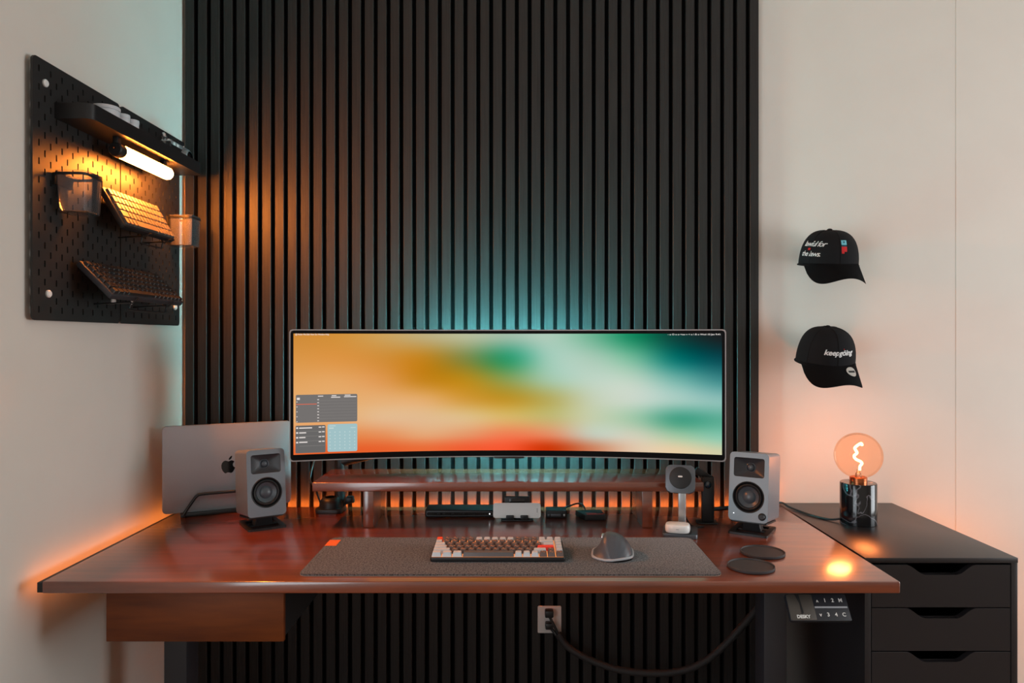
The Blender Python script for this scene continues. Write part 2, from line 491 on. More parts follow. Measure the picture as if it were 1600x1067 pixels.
B().span(KX1, KX1 + .003, 2.13, 2.142, .26, .54).build('led_strip', 'led_orange_right', cab, True, False)

# ------------------------------------------------------------------ monitor
MXC, MYC, MR = -0.0255, 2.060, 2.1
MZ0, MZ1 = .882, 1.241
MZC = (MZ0 + MZ1) / 2; MHW = .5975 * 1.003; MHH = (MZ1 - MZ0) / 2
def mon(u, v, d=0.0):                        # arc position, height from centre, distance behind the front
    a = u / MR
    return Vector((MXC + (MR + d) * math.sin(a), MYC - MR + (MR + d) * math.cos(a), MZC + v))
def curved(out, d0, d1):
    """closed rounded slab between depths d0 (front) and d1, following the curve"""
    bb = B(); n = 48
    bm = bb.bm
    W = max(p[0] for p in out); H = max(p[1] for p in out)
    r = .008
    us = [-W, -W + r * .3, -W + r] + [-W + r + (2 * W - 2 * r) * k / n for k in range(1, n)] + [W - r, W - r * .3, W]
    def hh(u):
        e = W - abs(u)
        return H if e >= r else H - r + math.sqrt(max(r * r - (r - e) ** 2, 0))
    rows = []
    for u in us:
        h = max(hh(u), H - r)
        rows.append([bm.verts.new(mon(u, -h, d0)), bm.verts.new(mon(u, h, d0)), bm.verts.new(mon(u, h, d1)), bm.verts.new(mon(u, -h, d1))])
    for a, c in zip(rows, rows[1:]):
        for k in range(4):
            bm.faces.new((a[k], c[k], c[(k + 1) % 4], a[(k + 1) % 4]))
    bm.faces.new(rows[0][::-1]); bm.faces.new(rows[-1])
    return bb
mn = thing('ultrawide_monitor', 'curved ultrawide monitor showing a blurred orange and green wallpaper', 'monitor', (MXC, MYC, MZ0))
curved([(MHW, MHH)], .0, .012).build('frame', 'monitor_frame', mn, True)
bz = curved([(MHW - .003, MHH - .003)], -.0006, .0).build('bezel', 'bezel_black', mn, True)
def backshell(u, v):
    uu = (u - .5) * 2; vv = (v - .5) * 2
    d = .012 + .045 * (1 - abs(uu) ** 4) * (1 - abs(vv) ** 4)
    return mon(uu * (MHW - .003), vv * (MHH - .003), d)
B().grid(backshell, 40, 16).build('rear_shell', 'monitor_white', mn, True, True, 60)
# screen with its wallpaper
SU0, SU1, SV0, SV1 = -.5885, .5885, -MHH + .0185, MHH - .0115
cols = [454 + 67.8 * k for k in range(11)]
rowsy = [525, 560, 595, 625, 655, 683, 703]
WP = [
 [(208,140,58),(210,145,60),(205,160,90),(190,172,124),(182,186,152),(160,188,168),(172,203,185),(112,180,148),(20,132,92),(16,62,56),(28,30,32)],
 [(218,150,72),(220,148,68),(210,142,58),(192,132,34),(128,138,70),(52,155,110),(160,203,184),(168,202,182),(112,182,152),(8,112,106),(10,72,80)],
 [(226,163,95),(228,165,98),(222,152,80),(198,132,30),(184,138,30),(140,158,84),(165,198,168),(190,212,195),(186,210,193),(118,180,170),(66,140,140)],
 [(229,170,108),(230,172,110),(229,174,116),(226,170,104),(208,152,58),(190,148,44),(182,172,98),(196,206,178),(200,214,200),(166,203,192),(140,190,182)],
 [(229,170,112),(230,172,115),(228,184,140),(226,186,142),(222,188,134),(216,180,104),(196,182,116),(196,204,170),(160,198,168),(74,162,134),(92,172,148)],
 [(230,140,80),(230,132,72),(230,140,86),(229,164,116),(230,150,104),(240,126,82),(226,140,100),(198,198,180),(208,206,184),(168,200,165),(142,200,174)],
 [(228,104,50),(230,96,44),(231,98,46),(233,108,56),(240,94,52),(244,86,48),(205,58,12),(205,128,92),(224,196,168),(230,206,166),(206,206,168)],
]
def cr(p0, p1, p2, p3, t):
    return [max(0, min(255, 0.5 * ((2 * b_) + (c_ - a_) * t + (2 * a_ - 5 * b_ + 4 * c_ - d_) * t * t + (3 * b_ - a_ - 3 * c_ + d_) * t ** 3))) for a_, b_, c_, d_ in zip(p0, p1, p2, p3)]
def wall_col(u, y):
    fx = max(0, min(9.9999, u * 10)); i = int(fx); tx = fx - i
    y = max(525, min(702.999, y)); j = max(k for k in range(6) if rowsy[k] <= y); ty = (y - rowsy[j]) / (rowsy[j + 1] - rowsy[j])
    g = lambda a, c: WP[max(0, min(6, a))][max(0, min(10, c))]
    r = [cr(g(a, i - 1), g(a, i), g(a, i + 1), g(a, i + 2), tx) for a in (j - 1, j, j + 1, j + 2)]
    return cr(*r, ty)
NU, NV = 150, 48
b = B(); b.grid(lambda u, v: mon(SU0 + (SU1 - SU0) * u, SV0 + (SV1 - SV0) * v, -.0009), NU, NV)
me = bpy.data.meshes.new('screen'); b.bm.to_mesh(me); b.bm.free()
ca = me.color_attributes.new('picture', 'FLOAT_COLOR', 'POINT')
for i in range(NU + 1):
    for j in range(NV + 1):
        u = i / NU; v = j / NV
        ca.data[i * (NV + 1) + j].color = lin(wall_col(u, 708 - 187 * v))
m = bpy.data.materials.new('screen_picture'); m.use_nodes = True; nt = m.node_tree; nt.nodes.clear()
at_ = nt.nodes.new('ShaderNodeAttribute'); at_.attribute_name = 'picture'
e = nt.nodes.new('ShaderNodeEmission'); e.inputs[1].default_value = 1.0
o_ = nt.nodes.new('ShaderNodeOutputMaterial'); nt.links.new(at_.outputs['Color'], e.inputs[0]); nt.links.new(e.outputs[0], o_.inputs[0])
MATS['screen_picture'] = m
scr = link_mesh('screen', me, 'screen_picture', mn, True)
def S(px, py, lift):                         # position on the screen from the photograph's pixel grid of the screen
    u = (px - 454) / 678.5; v = (711.8 - py) / 190.8
    return mon(SU0 + (SU1 - SU0) * u, SV0 + (SV1 - SV0) * v, -.0009 - lift)
def ui(bm_, x0, x1, y0, y1, lift, r=0.0):
    n = max(1, int((x1 - x0) / 8))
    xs = [x0 + (x1 - x0) * k / n for k in range(n + 1)]
    if r: xs = sorted(set([x0, x0 + r * .15, x0 + r * .5, x0 + r, x1 - r, x1 - r * .5, x1 - r * .15, x1] + [x for x in xs if x0 + r < x < x1 - r]))
    prev = None
    for x in xs:
        e_ = min(x - x0, x1 - x); c_ = r - math.sqrt(max(r * r - (r - e_) ** 2, 0)) if r and e_ < r else 0
        cur = (bm_.bm.verts.new(S(x, y0 + c_, lift)), bm_.bm.verts.new(S(x, y1 - c_, lift)))
        if prev: bm_.bm.faces.new((prev[0], prev[1], cur[1], cur[0]))
        prev = cur
def ui_part(name, m, rects, lift, r=0.0):
    bb = B()
    for q in rects: ui(bb, *q, lift, r)
    o = bb.build(name, m, scr, True, False)
    return tag(o, kind='stuff') if len(rects) > 1 else o
ui_part('calendar_widget', 'ui_grey', [(457.5, 551.5, 617.5, 661.5)], .0006, 2)
ui_part('reminder_widget', 'ui_grey_dark', [(457, 502.5, 666, 709.5)], .0006, 2)
ui_part('month_widget', 'ui_blue', [(505.5, 551.5, 665, 709)], .0006, 2.5)
ui_part('calendar_lines', 'ui_line', [(490, 550, 627 + 4.8 * k, 627.4 + 4.8 * k) for k in range(7)], .0010)
ui_part('time_line', 'ui_red', [(458, 489, 632, 633)], .0010)
ui_part('calendar_marks', 'ui_white', [(459, 463.5, 622, 625.5), (491, 499, 619.5, 620.8), (512, 519, 619, 620.4), (511, 525, 621.5, 623), (532, 541, 618.6, 620), (531, 550, 621, 622.4)]
        + [(490, 492.5, 625 + 4.8 * k, 626.2 + 4.8 * k) for k in range(8)] + [(458.5, 460, 628 + 7.8 * k, 629.2 + 7.8 * k) for k in range(5)], .0012)
ui_part('reminder_lines', 'ui_line', [(463, 501, 675 + 7.7 * k, 675.5 + 7.7 * k) for k in range(4)], .0010)
ui_part('reminder_marks', 'ui_white', [(458, 461, 668.5 + 7.6 * k, 671 + 7.6 * k) for k in range(4)] + [(462.5, 482, 669, 670.8), (462.5, 473, 676.6, 678.4), (462.5, 472, 684, 685.8), (462.5, 475, 691.5, 693.3)]
        + [(492, 496, 668.4 + 7.6 * k, 670 + 7.6 * k) for k in range(4)] + [(497.2, 501, 668.2 + 7.6 * k, 669.8 + 7.6 * k) for k in range(4)], .0012)
ui_part('month_marks', 'ui_blue_light', [(508, 518, 667, 668.4), (508, 515, 670.2, 672.4), (541, 549, 670.6, 671.8)]
        + [(508.5 + 7.6 * a, 510.2 + 7.6 * a, 677 + 5.2 * k, 678.6 + 5.2 * k) for a in range(6) for k in range(6)], .0012)
def screen_text(name, body, px0, px1, py, size):
    me = text_mesh(body, size, align='LEFT', offset=.06)
    xs = [v.co.x for v in me.vertices]; x0, x1 = min(xs), max(xs)
    for v in me.vertices:
        v.co = S(px0 + (v.co.x - x0) / (x1 - x0) * (px1 - px0), py - v.co.y * 1.0, .0010)
    return link_mesh(name, me, 'ui_white', scr, True, False)
screen_text('menu_lettering', '@ Finder File Edit View Go Window Help', 456.5, 508, 522.4, 3.6)
screen_text('status_lettering', '- o O o o =oo v < o \\ B o Wed 10 Jan 9:41', 1049.5, 1130, 522.4, 3.6)
B().span(MXC - .04, MXC + .045, MYC - .006, MYC + .02, MZ0 - .004, MZ0 + .001, .0015).build('sensor_foot', 'black_plastic', mn, True)
# tilted teal led strips on the back, black backing added to block stray light
for zz, tl in ((MZC + .045, 22), (MZC - .045, -22)):
    M = T((MXC - .004, MYC + .082, zz)) @ Euler((math.radians(tl), 0, 0)).to_matrix().to_4x4()
    light_block = B().box((0, -.006, 0), (.52, .010, .022), .001).build('led_channel', 'black_plastic', mn, True, xf=M)
    B().box((0, .0, 0), (.50, .002, .016)).build('led_strip', 'led_teal', light_block, True, False, xf=M)

# monitor arm clamped to the rear of the desk
arm = thing('monitor_arm', 'black monitor arm clamped to the back of the desk behind the riser', 'monitor arm', (-.535, 2.17, ZD))
B().prism(rrect(.075, .085, .012), 0, .012, T((-.55, 2.155, ZD)), .003).build('clamp_plate', 'black_metal', arm, True)
B().grid(lambda u, v: Vector((-.55 + .034 * math.cos(2 * PI * u) * (1 - .5 * v * v), 2.155 + .036 * math.sin(2 * PI * u) * (1 - .5 * v * v), ZD + .012 + .03 * math.sin(v * PI / 2))), 28, 8, True) \
   .build('clamp_dome', 'black_plastic', arm, True)
B().lathe([(0, 0), (.0165, 0), (.0165, .140), (0, .140)], 24, T((-.53, 2.183, ZD + .012))).build('pole', 'black_metal', arm, True)
B().tube([(-.53, 2.183, .848), (-.28, 2.20, .905)], .016, 14).build('lower_arm', 'black_metal', arm, True)
B().tube([(-.28, 2.20, .93), (-.03, 2.185, MZC)], .016, 14).build('upper_arm', 'black_metal', arm, True)
B().lathe([(0, 0), (.022, 0), (.022, .07), (0, .07)], 20, T((-.28, 2.20, .885))).build('elbow', 'black_plastic', arm, True)
B().span(-.08, .03, MYC + .0575, MYC + .065, MZC - .055, MZC + .055, .002).span(-.05, 0, MYC + .065, 2.2, MZC - .02, MZC + .02, .004).build('mount_plate', 'black_metal', arm, True)
B().tube(smoothpath([(-.575, 2.13, ZD + .03), (-.59, 2.135, ZD + .07), (-.61, 2.15, ZD + .10), (-.60, 2.2, ZD + .17), (-.57, 2.23, ZD + .2)]), .0028, 8).build('cable', 'black_plastic', arm, True)
B().box((-.497, 2.165, ZD + .032), (.022, .03, .018), .004).tube([(-.512, 2.17, ZD + .022), (-.485, 2.16, ZD + .03)], .007).build('clamp_knob', 'black_plastic', arm, True)

# ------------------------------------------------------------------ desk riser
RX0, RX1, RY0, RY1 = -.548, .499, 1.950, 2.155
rs = thing('desk_shelf', 'low red-brown wooden desk riser standing under the monitor', 'shelf', ((RX0 + RX1) / 2, 2.05, ZD))
B().span(RX0, RX1, RY0, RY1, .807, .831, .002, 3).build('shelf_board', 'desk_wood', rs, True)
for cx in (-.400, .350):
    B().span(cx - .014, cx + .014, RY0 + .01, RY1 - .02, ZD, .807, .002).build('leg', 'desk_wood', rs, True)

# ------------------------------------------------------------------ desk mat
MTX0, MTX1, MTY0, MTY1 = -.469, .440, 1.560, 1.852
mt = thing('desk_mat', 'long grey felt desk mat with an orange tab in its far left corner', 'desk mat', ((MTX0 + MTX1) / 2, (MTY0 + MTY1) / 2, ZD))
oc = rrect(MTX1 - MTX0, MTY1 - MTY0, .018, 6)
mtM = T(((MTX0 + MTX1) / 2, (MTY0 + MTY1) / 2, ZD))
B().prism(oc, 0, .0015, mtM).build('underside', 'mat_underside', mt, True)
B().prism(oc, .0015, .0042, mtM, .0008).build('felt', 'felt_grey', mt, True)
B().span(MTX0 + .0005, MTX0 + .0285, 1.775, 1.826, ZD + .0042, ZD + .0052, .0003).build('tab', 'orange_tab', mt, True)
ZM = ZD + .0042

# ------------------------------------------------------------------ keyboards
def keycap_mesh(w, d, h, inset=.0022):
    bb = B()
    o1 = rrect(w, d, .0012, 2); o2 = rrect(w - 2 * inset, d - 2 * inset, .0022, 2, 0, .0006)
    bb.prism(o1, 0, h, Matrix(), 0, out2=o2)
    bmesh.ops.recalc_face_normals(bb.bm, faces=bb.bm.faces)
    me = bpy.data.meshes.new('keycap'); bb.bm.to_mesh(me); bb.bm.free(); return me
ROWS75 = [[1] * 16, [1] * 13 + [2, 1], [1.5] + [1] * 12 + [1.5, 1], [1.75] + [1] * 11 + [2.25, 1], [2.25] + [1] * 10 + [1.75, 1, 1], [1.25] * 3 + [6.25] + [1] * 6]
U = .0188
def key_colour(r, i, n, w):
    if r == 0: return 'key_orange' if i == 0 else 'key_dark' if i <= 4 or 10 <= i <= 12 else 'key_light'
    if r == 5: return 'key_light' if i < 3 or 4 <= i <= 6 else 'key_space' if i == 3 else 'key_dark'
    if r == 3 and w == 2.25: return 'key_red'
    if r == 4 and i == n - 2: return 'key_dark'
    if i == 0 or i == n - 1 or (w != 1): return 'key_light'
    return 'key_dark'
kb = thing('compact_keyboard', 'low grey and brown mechanical keyboard with red enter key on the desk mat', 'keyboard',
           (-.044, 1.645, ZM), (math.radians(3.5), 0, 0))
B().prism(rrect(.306, .118, .006, 4, 0, .059), .001, .0105, Matrix(), .0015).build('case', 'black_plastic', kb)
B().span(-.149, .149, .004, .114, .0105, .0110).build('backlight_plate', 'key_glow', kb, False, False)
for fx in (-.12, .12):
    B().span(fx - .015, fx + .015, .09, .108, -.0055, .0015, .001).build('foot', 'rubber', kb)
cache = {}; leg = B()
for r, row in enumerate(ROWS75):
    x = -8 * U
    for i, w in enumerate(row):
        c = key_colour(r, i, len(row), w); key = (w, c)
        cy = .059 + (2.5 - r) * U
        if key not in cache:
            me = keycap_mesh(w * U - .0018, U - .0020, .0092); cache[key] = me
            k = link_mesh('keycap', me, c, kb, False, True)
        else:
            k = bpy.data.objects.new('keycap', cache[key]); COL.objects.link(k); k.parent = kb
        k.location = (x + w * U / 2, cy, .0112)
        if c == 'key_dark':
            leg.box((x + w * U / 2 - .002, cy + .003, .0207), (.0036, .0036, .0004)).box((x + w * U / 2 + .002, cy - .003, .0206), (.0028, .0022, .0003))
        x += w * U
tag(leg.build('legends', 'legend_warm', kb, False, False), kind='stuff')
put_text('case_lettering', 'K', .006, chain(kb) @ frame((-.003, .0006, .007), (1, 0, 0), (0, 0, 1)), 'legend_white', kb)

# ------------------------------------------------------------------ mouse
ms = thing('mouse', 'sculpted dark grey wireless mouse resting on the desk mat', 'mouse', (.218, 1.640, ZM), (0, 0, math.radians(-8)))
PRF = [(-1, .0015), (-.9, .005), (-.78, .010), (-.66, .018), (-.56, .033), (-.46, .045), (-.3, .0505), (-.1, .0515), (.15, .0495), (.45, .043), (.7, .032), (.88, .019), (1, .0015)]
def prof(v):
    for (a, za), (c, zc_) in zip(PRF, PRF[1:]):
        if a <= v <= c:
            t = (v - a) / (c - a); t = t * t * (3 - 2 * t) * .5 + t * .5
            return za + (zc_ - za) * t
    return 0
def mouse_pt(u, v, sc=1.0, zoff=0.0):
    s = u; vv = v * 2 - 1
    wd = (.046 * (1 - (2 * s - 1) ** 4 * .55) * math.sqrt(max(1 - abs(2 * s - 1) ** 5, 0))) * sc
    e = (math.sin(min(s * 2.3 + .10, 1.0) * PI / 2)) * (1 if s < .45 else 1 - .42 * ((s - .45) / .55) ** 1.6) * math.sqrt(max(1 - abs(2 * s - 1) ** 6, 0))
    return Vector((vv * wd - .004, s * .122, .003 + zoff + prof(vv) * e))
B().grid(lambda u, v: mouse_pt(u, v), 36, 40).build('body', 'mouse_graphite', ms, False, True, 60)
rim = [mouse_pt(k / 24, 0) for k in range(25)][::-1] + [mouse_pt(k / 24, 1) for k in range(25)]
b = B(); b.bm.faces.new([b.bm.verts.new((p.x, p.y, 0.0005)) for p in rim[:-1]]); b.build('base', 'black_plastic', ms, False, False)
path = [Vector((p.x, p.y, .0035 + .0035 * max(0, math.sin(PI * (p.x + .02) / .09)))) for p in rim]
b = B(); b.tube(path, .003, 8); b.build('trim', 'mouse_trim', ms)
B().lathe([(0, -.004), (.0085, -.004), (.0095, -.002), (.0095, .002), (.0085, .004), (0, .004)], 20, T((-.026, .078, .036)) @ Euler((0, PI / 2, 0)).to_matrix().to_4x4()) \
   .build('thumb_wheel', 'chrome', ms)
B().lathe([(0, -.004), (.012, -.004), (.012, .004), (0, .004)], 20, T((-.010, .098, .029)) @ Euler((0, PI / 2, 0)).to_matrix().to_4x4()).build('scroll_wheel', 'chrome', ms)

# ------------------------------------------------------------------ coasters
def coaster(px, py, label):
    Y = (ZC - ZD) * F / (py - 530); p = P(px, py, Y)
    t = thing('coaster', label, 'coaster', (p.x, p.y, ZD), group='round coasters on the desk')
    B().lathe([(0, 0), (.048, 0), (.051, .0015), (.0515, .006), (.0505, .0072), (.049, .0068), (.0482, .0042), (0, .0042)], 48).build('tray', 'coaster', t)
    B().lathe([(0, .0042), (.0455, .0042), (.0455, .0046), (0, .0046)], 40).build('inlay', 'coaster', t)
coaster(1173.5, 887, 'round dark coaster nearest the front edge of the desk')
coaster(1191.5, 865, 'round dark coaster lying farther back, closer to the right speaker')

# ------------------------------------------------------------------ globe lamp on the cabinet
LX, LY = .954, 2.040
lp = thing('globe_lamp', 'black marble table lamp with a bare glowing globe bulb on the cabinet', 'lamp', (LX, LY, ZK))
B().lathe([(0, 0), (.047, 0), (.048, .001), (.048, .112), (.0465, .1145), (0, .1145)], 48).build('base', 'black_marble', lp)
B().lathe([(.0232, .1145), (.0232, .128), (.0215, .130), (0, .130)], 32).build('socket', 'copper', lp)
R = .0635; zc_ = .189
prof_ = [(.0165, .128), (.0172, .133)]
for k in range(3, 33):
    a = math.radians(-72 + (162) * (k - 3) / 29)
    prof_.append((max(R * math.cos(a), 0.0), zc_ + R * math.sin(a)))
prof_[2:2] = [(.0182, .1295 + .0035)]
prof_ = [(.0165, .128), (.0175, .1315)] + prof_[3:]
prof_[-1] = (0, zc_ + R)
bulb = B().lathe(prof_, 48).build('bulb', 'bulb_glass', lp, False, True, 80)
fil = smoothpath([(.004, 0, .148), (.006, .003, .158), (.010, 0, .166), (.004, -.006, .173), (-.008, -.004, .179), (-.010, .004, .187), (.000, .008, .195),
                  (-.006, .002, .203), (-.012, -.005, .211), (-.004, -.006, .219), (.008, 0, .223), (.012, .003, .217)], 6)
B().tube(fil, .0036, 8).build('filament', 'filament', bulb)
B().tube([(-.004, 0, .129), (-.004, 0, .150)], .0012, 6).tube([(.004, 0, .129), (.004, 0, .150)], .0012, 6) \
   .lathe([(0, .129), (.009, .129), (.007, .140), (.002, .144), (0, .144)], 16).build('stem', 'glass_clear', bulb)
pl = bpy.data.lights.new('bulb_light', 'POINT'); pl.energy = P_BULB; pl.color = (1.0, 0.28, 0.075); pl.shadow_soft_size = .03
plo = bpy.data.objects.new('bulb_light', pl); COL.objects.link(plo); plo.location = (LX, LY, ZK + .189)
B().tube(smoothpath([(-.046, .01, .010), (-.07, .03, .0035), (-.10, .08, .0035), (-.125, .17, .004), (-.135, .21, .009), (-.15, .226, .006), (-.165, .24, .0035)], 8), .003, 8).build('cord', 'black_plastic', lp)

# ------------------------------------------------------------------ speakers and their stands
def speaker(label, front, th, tilt, active):
    back = Vector((-math.sin(th), math.cos(th), 0))
    c = Vector(front) + back * .0
    t = thing('speaker', label, 'speaker', c, (-tilt, 0, th), group='bookshelf speakers on the desk')
    W, H, D = .100, .176, .139
    fx = Euler((PI / 2, 0, 0)).to_matrix().to_4x4()               # outline xy -> xz plane, normal -y
    out = rrect(W, H, .010, 5, 0, H / 2)
    b = B(); inn = rrect(W - .006, H - .006, .008, 5, 0, H / 2)
    b.ring(out, inn, -D + .004, -.003, fx)
    b.prism(rrect(W, H, .010, 5, 0, H / 2), -D, -D + .004, fx, .0015)
    b.build('cabinet', 'speaker_grey', t)
    horn = rrect(.078, .050, .006, 4, 0, .138); wo = circ(.0405, 48, 0, .062)
    me = plate_mesh(out, [horn, wo], .004); me.transform(fx @ T((0, 0, -.002)))
    link_mesh('front_panel', me, 'speaker_grey', t)
    b = B()                                                        # waveguide
    i1 = rrect(.078, .050, .006, 4, 0, .138); i2 = rrect(.022, .020, .009, 4, 0, .138)
    a_ = [b.bm.verts.new(fx @ Vector((x, y, -.0005))) for x, y in i1]; c_ = [b.bm.verts.new(fx @ Vector((x, y, -.022))) for x, y in i2]
    for k in range(len(a_)):
        j = (k + 1) % len(a_); b.bm.faces.new((a_[k], a_[j], c_[j], c_[k]))
    b.bm.faces.new(c_); b.build('waveguide', 'speaker_horn', t, False, True, 50)
    twM = fx @ T((0, .138, -.022))
    B().lathe([(.0125, .000), (.0125, .002), (.0105, .003), (.010, .001)], 32, twM).build('tweeter_ring', 'alu_dark', t)
    B().lathe([(.0095, .0005), (.0085, .004), (.006, .0065), (.003, .0075), (0, .0078)], 24, twM).build('tweeter', 'cone_grey', t)
    wM = fx @ T((0, .062, 0))
    B().lathe([(.0405, 0), (.0395, .001), (.038, .0005), (.036, -.003), (.0345, -.005)], 48, wM).build('woofer_rim', 'rubber', t)
    B().lathe([(.0345, -.005), (.0335, -.001), (.031, .0005), (.0285, -.001), (.0275, -.004)], 48, wM).build('surround', 'rubber', t)
    B().lathe([(.0277, -.0025), (.027, -.0012), (.0262, -.0025)], 48, wM).build('cone_ring', 'alu_dark', t)
    B().lathe([(.0265, -.004), (.020, -.008), (.0165, -.010), (.015, -.008), (.009, -.0045), (0, -.003)], 48, wM).build('cone', 'cone_grey', t)
    if active:
        B().lathe([(0, 0), (.0095, 0), (.0095, .002), (.0078, .003), (.0068, .0075), (.006, .0085), (0, .0085)], 28, fx @ T((.036, .016, 0))).build('volume_knob', 'rubber', t)
        B().lathe([(0, 0), (.0014, 0), (.0012, .0008), (0, .001)], 10, fx @ T((-.036, .018, 0))).build('status_light', 'white_led', t)
    return t
def speaker_stand(label, front, th, tilt):
    """flat frame foot on the desk, a short post and a sloping rest"""
    f = Vector(front)
    t = thing('speaker_stand', label, 'speaker stand', (f.x, f.y, ZD), (0, 0, th), group='tilted desk stands under the speakers')
    z0 = f.z - ZD
    out = rrect(.100, .112, .006, 4, 0, .052); inn = rrect(.072, .078, .004, 4, 0, .054)
    B().ring(out, inn, 0, .0055).build('foot_frame', 'black_metal', t)
    B().prism(rrect(.05, .035, .004, 3, 0, .058), .003, z0 - .0125, Matrix(), 0, out2=rrect(.044, .028, .004, 3, 0, .05)).build('post', 'black_plastic', t)
    B().span(-.038, .038, .045, .075, .0, .0045, .001).build('cross_bar', 'black_metal', t)
    rM = T((0, 0, z0)) @ Euler((-tilt, 0, 0)).to_matrix().to_4x4()
    B().prism(rrect(.094, .112, .006, 4, 0, .066), -.005, -.0004, rM, .001).build('rest', 'black_metal', t)
TH_L, TH_R, TLT = math.radians(33), math.radians(-31), math.radians(7)
fl = P(418, 808, 1.945); fl.z = ZD + .036
fr = P(1168, 811, 1.885); fr.z = ZD + .036
speaker_stand('black tilted stand under the speaker beside the silver laptop', fl, TH_L, TLT)
speaker('grey two-way speaker standing in front of the silver laptop', fl, TH_L, TLT, False)
speaker_stand('black tilted stand under the speaker with the volume knob', fr, TH_R, TLT)
speaker('grey two-way speaker with a volume knob at the right end of the desk', fr, TH_R, TLT, True)

# ------------------------------------------------------------------ laptop on edge in its stand
ang = math.atan2(.153, .311)
lt = thing('laptop', 'closed silver laptop standing on edge behind the left speaker', 'laptop', (-1.004, 2.064, ZD + .011), (0, 0, ang))
fx = Euler((PI / 2, 0, 0)).to_matrix().to_4x4()
LW, LH = .352, .248
B().prism(rrect(LW, LH, .011, 6, LW / 2, LH / 2), -.0045, 0, fx, .0012).build('lid', 'space_grey', lt)
B().prism(rrect(LW, LH, .011, 6, LW / 2, LH / 2), -.0165, -.0050, fx, .0025).build('base', 'space_grey', lt)
AP = [(0, .30), (.12, .36), (.28, .40), (.44, .33), (.52, .24), (.43, .16), (.37, .02), (.40, -.14), (.49, -.25), (.58, -.30), (.52, -.46), (.40, -.66), (.28, -.78), (.16, -.78), (.02, -.72),
      (-.10, -.72), (-.24, -.79), (-.36, -.74), (-.50, -.56), (-.60, -.32), (-.63, -.05), (-.57, .18), (-.44, .34), (-.28, .40), (-.13, .36)]
s_ = .0315
ap = [(LW / 2 + x * s_ - .001, LH / 2 + y * s_ + .004) for x, y in AP]
lf = [(LW / 2 + x * s_ - .001, LH / 2 + y * s_ + .004) for x, y in [(.02, .44), (.04, .58), (.12, .70), (.24, .80), (.30, .82), (.30, .70), (.24, .56), (.14, .47)]]
b = B(); b.prism(ap, 0, .0003, fx); b.prism(lf, 0, .0003, fx); b.build('emblem', 'black_gloss', lt, False, False)
ls = thing('laptop_stand', 'black bent-rod vertical stand holding the silver laptop', 'laptop stand', (-1.004, 2.064, ZD), (0, 0, ang))
B().span(.058, .296, -.014, .034, 0, .0108, .002).build('base', 'black_metal', ls)
for yy in (-.018, .036):
    pts = smoothpath([(.052, yy, .005), (.060, yy, .018), (.080, yy, .048), (.090, yy, .0595), (.104, yy, .063), (.18, yy, .063), (.25, yy, .063), (.264, yy, .0595), (.274, yy, .048), (.294, yy, .018), (.302, yy, .005)], 4)
    B().tube(pts, .0044, 10).build('rod', 'black_metal', ls)
B().box((.052, .009, .005), (.012, .062, .009), .002).box((.302, .009, .005), (.012, .062, .009), .002).build('foot', 'black_metal', ls)

# ------------------------------------------------------------------ charger stand with earbud case
cx_ = .424; cy_ = 1.897
cg = thing('charging_stand', 'grey wireless charging stand with a round black pad in front of the riser', 'charger', (cx_, cy_, ZD), (0, 0, math.radians(-14)))
B().prism(rrect(.088, .090, .008, 5), 0, .0115, Matrix(), .002).build('base', 'alu_dark', cg)
B().prism(rrect(.062, .040, .006, 4, -.002, -.022), .0115, .0128, Matrix(), .0004).build('charging_pad', 'rubber', cg)
B().prism(rrect(.020, .010, .003, 4, .004, .022), .010, .138, Matrix(), .0006).build('post', 'alu_light', cg)
hM = T((0.0, .010, .142)) @ Euler((math.radians(74), 0, 0)).to_matrix().to_4x4()
B().prism(rrect(.076, .072, .014, 6), -.016, 0, hM, .003, 3).build('head', 'alu_dark', cg)
B().lathe([(0, 0), (.0285, 0), (.028, .003), (.0265, .0036), (0, .0036)], 40, hM @ T((0, .003, 0))).build('puck', 'rubber', cg)
B().prism(rrect(.0115, .004, .0019, 4, 0, .006), .0036, .0040, hM).build('puck_mark', 'legend_white', cg)
B().tube(smoothpath([(.004, .03, .125), (.004, .05, .09), (.01, .055, .04), (.03, .06, .008), (.06, .075, .005)]), .002, 8).build('cable', 'black_plastic', cg)
ec = thing('earbud_case', 'small white pill-shaped earbud case lying on the charging stand', 'earbud case', (cx_ - .012, cy_ - .024, ZD + .0129), (0, 0, math.radians(-14)))
def pill(z0, z1, grow=0.0):
    def fn(u, v):
        a = 2 * PI * u
        ex, ey = .0315, .0235
        k = math.cos((v - .5) * PI) ** .55 if 0 < v < 1 else 0.0
        ca_, sa = math.cos(a), math.sin(a)
        x = (abs(ca_) ** .62) * (1 if ca_ >= 0 else -1); y = (abs(sa) ** .62) * (1 if sa >= 0 else -1)
        return Vector((x * (ex - .006 + .006 * k + grow) * min(1, k * 3 + (0 if k else 0)), y * (ey - .006 + .006 * k + grow) * min(1, k * 3), .0108 + .0108 * math.sin((v - .5) * PI)))
    return fn
B().grid(pill(0, 1), 40, 20, True).build('shell', 'white_plastic', ec, False, True, 80)
B().box((0, -.0232, .0115), (.007, .0012, .0015), .0003).build('status_mark', 'alu_light', ec)

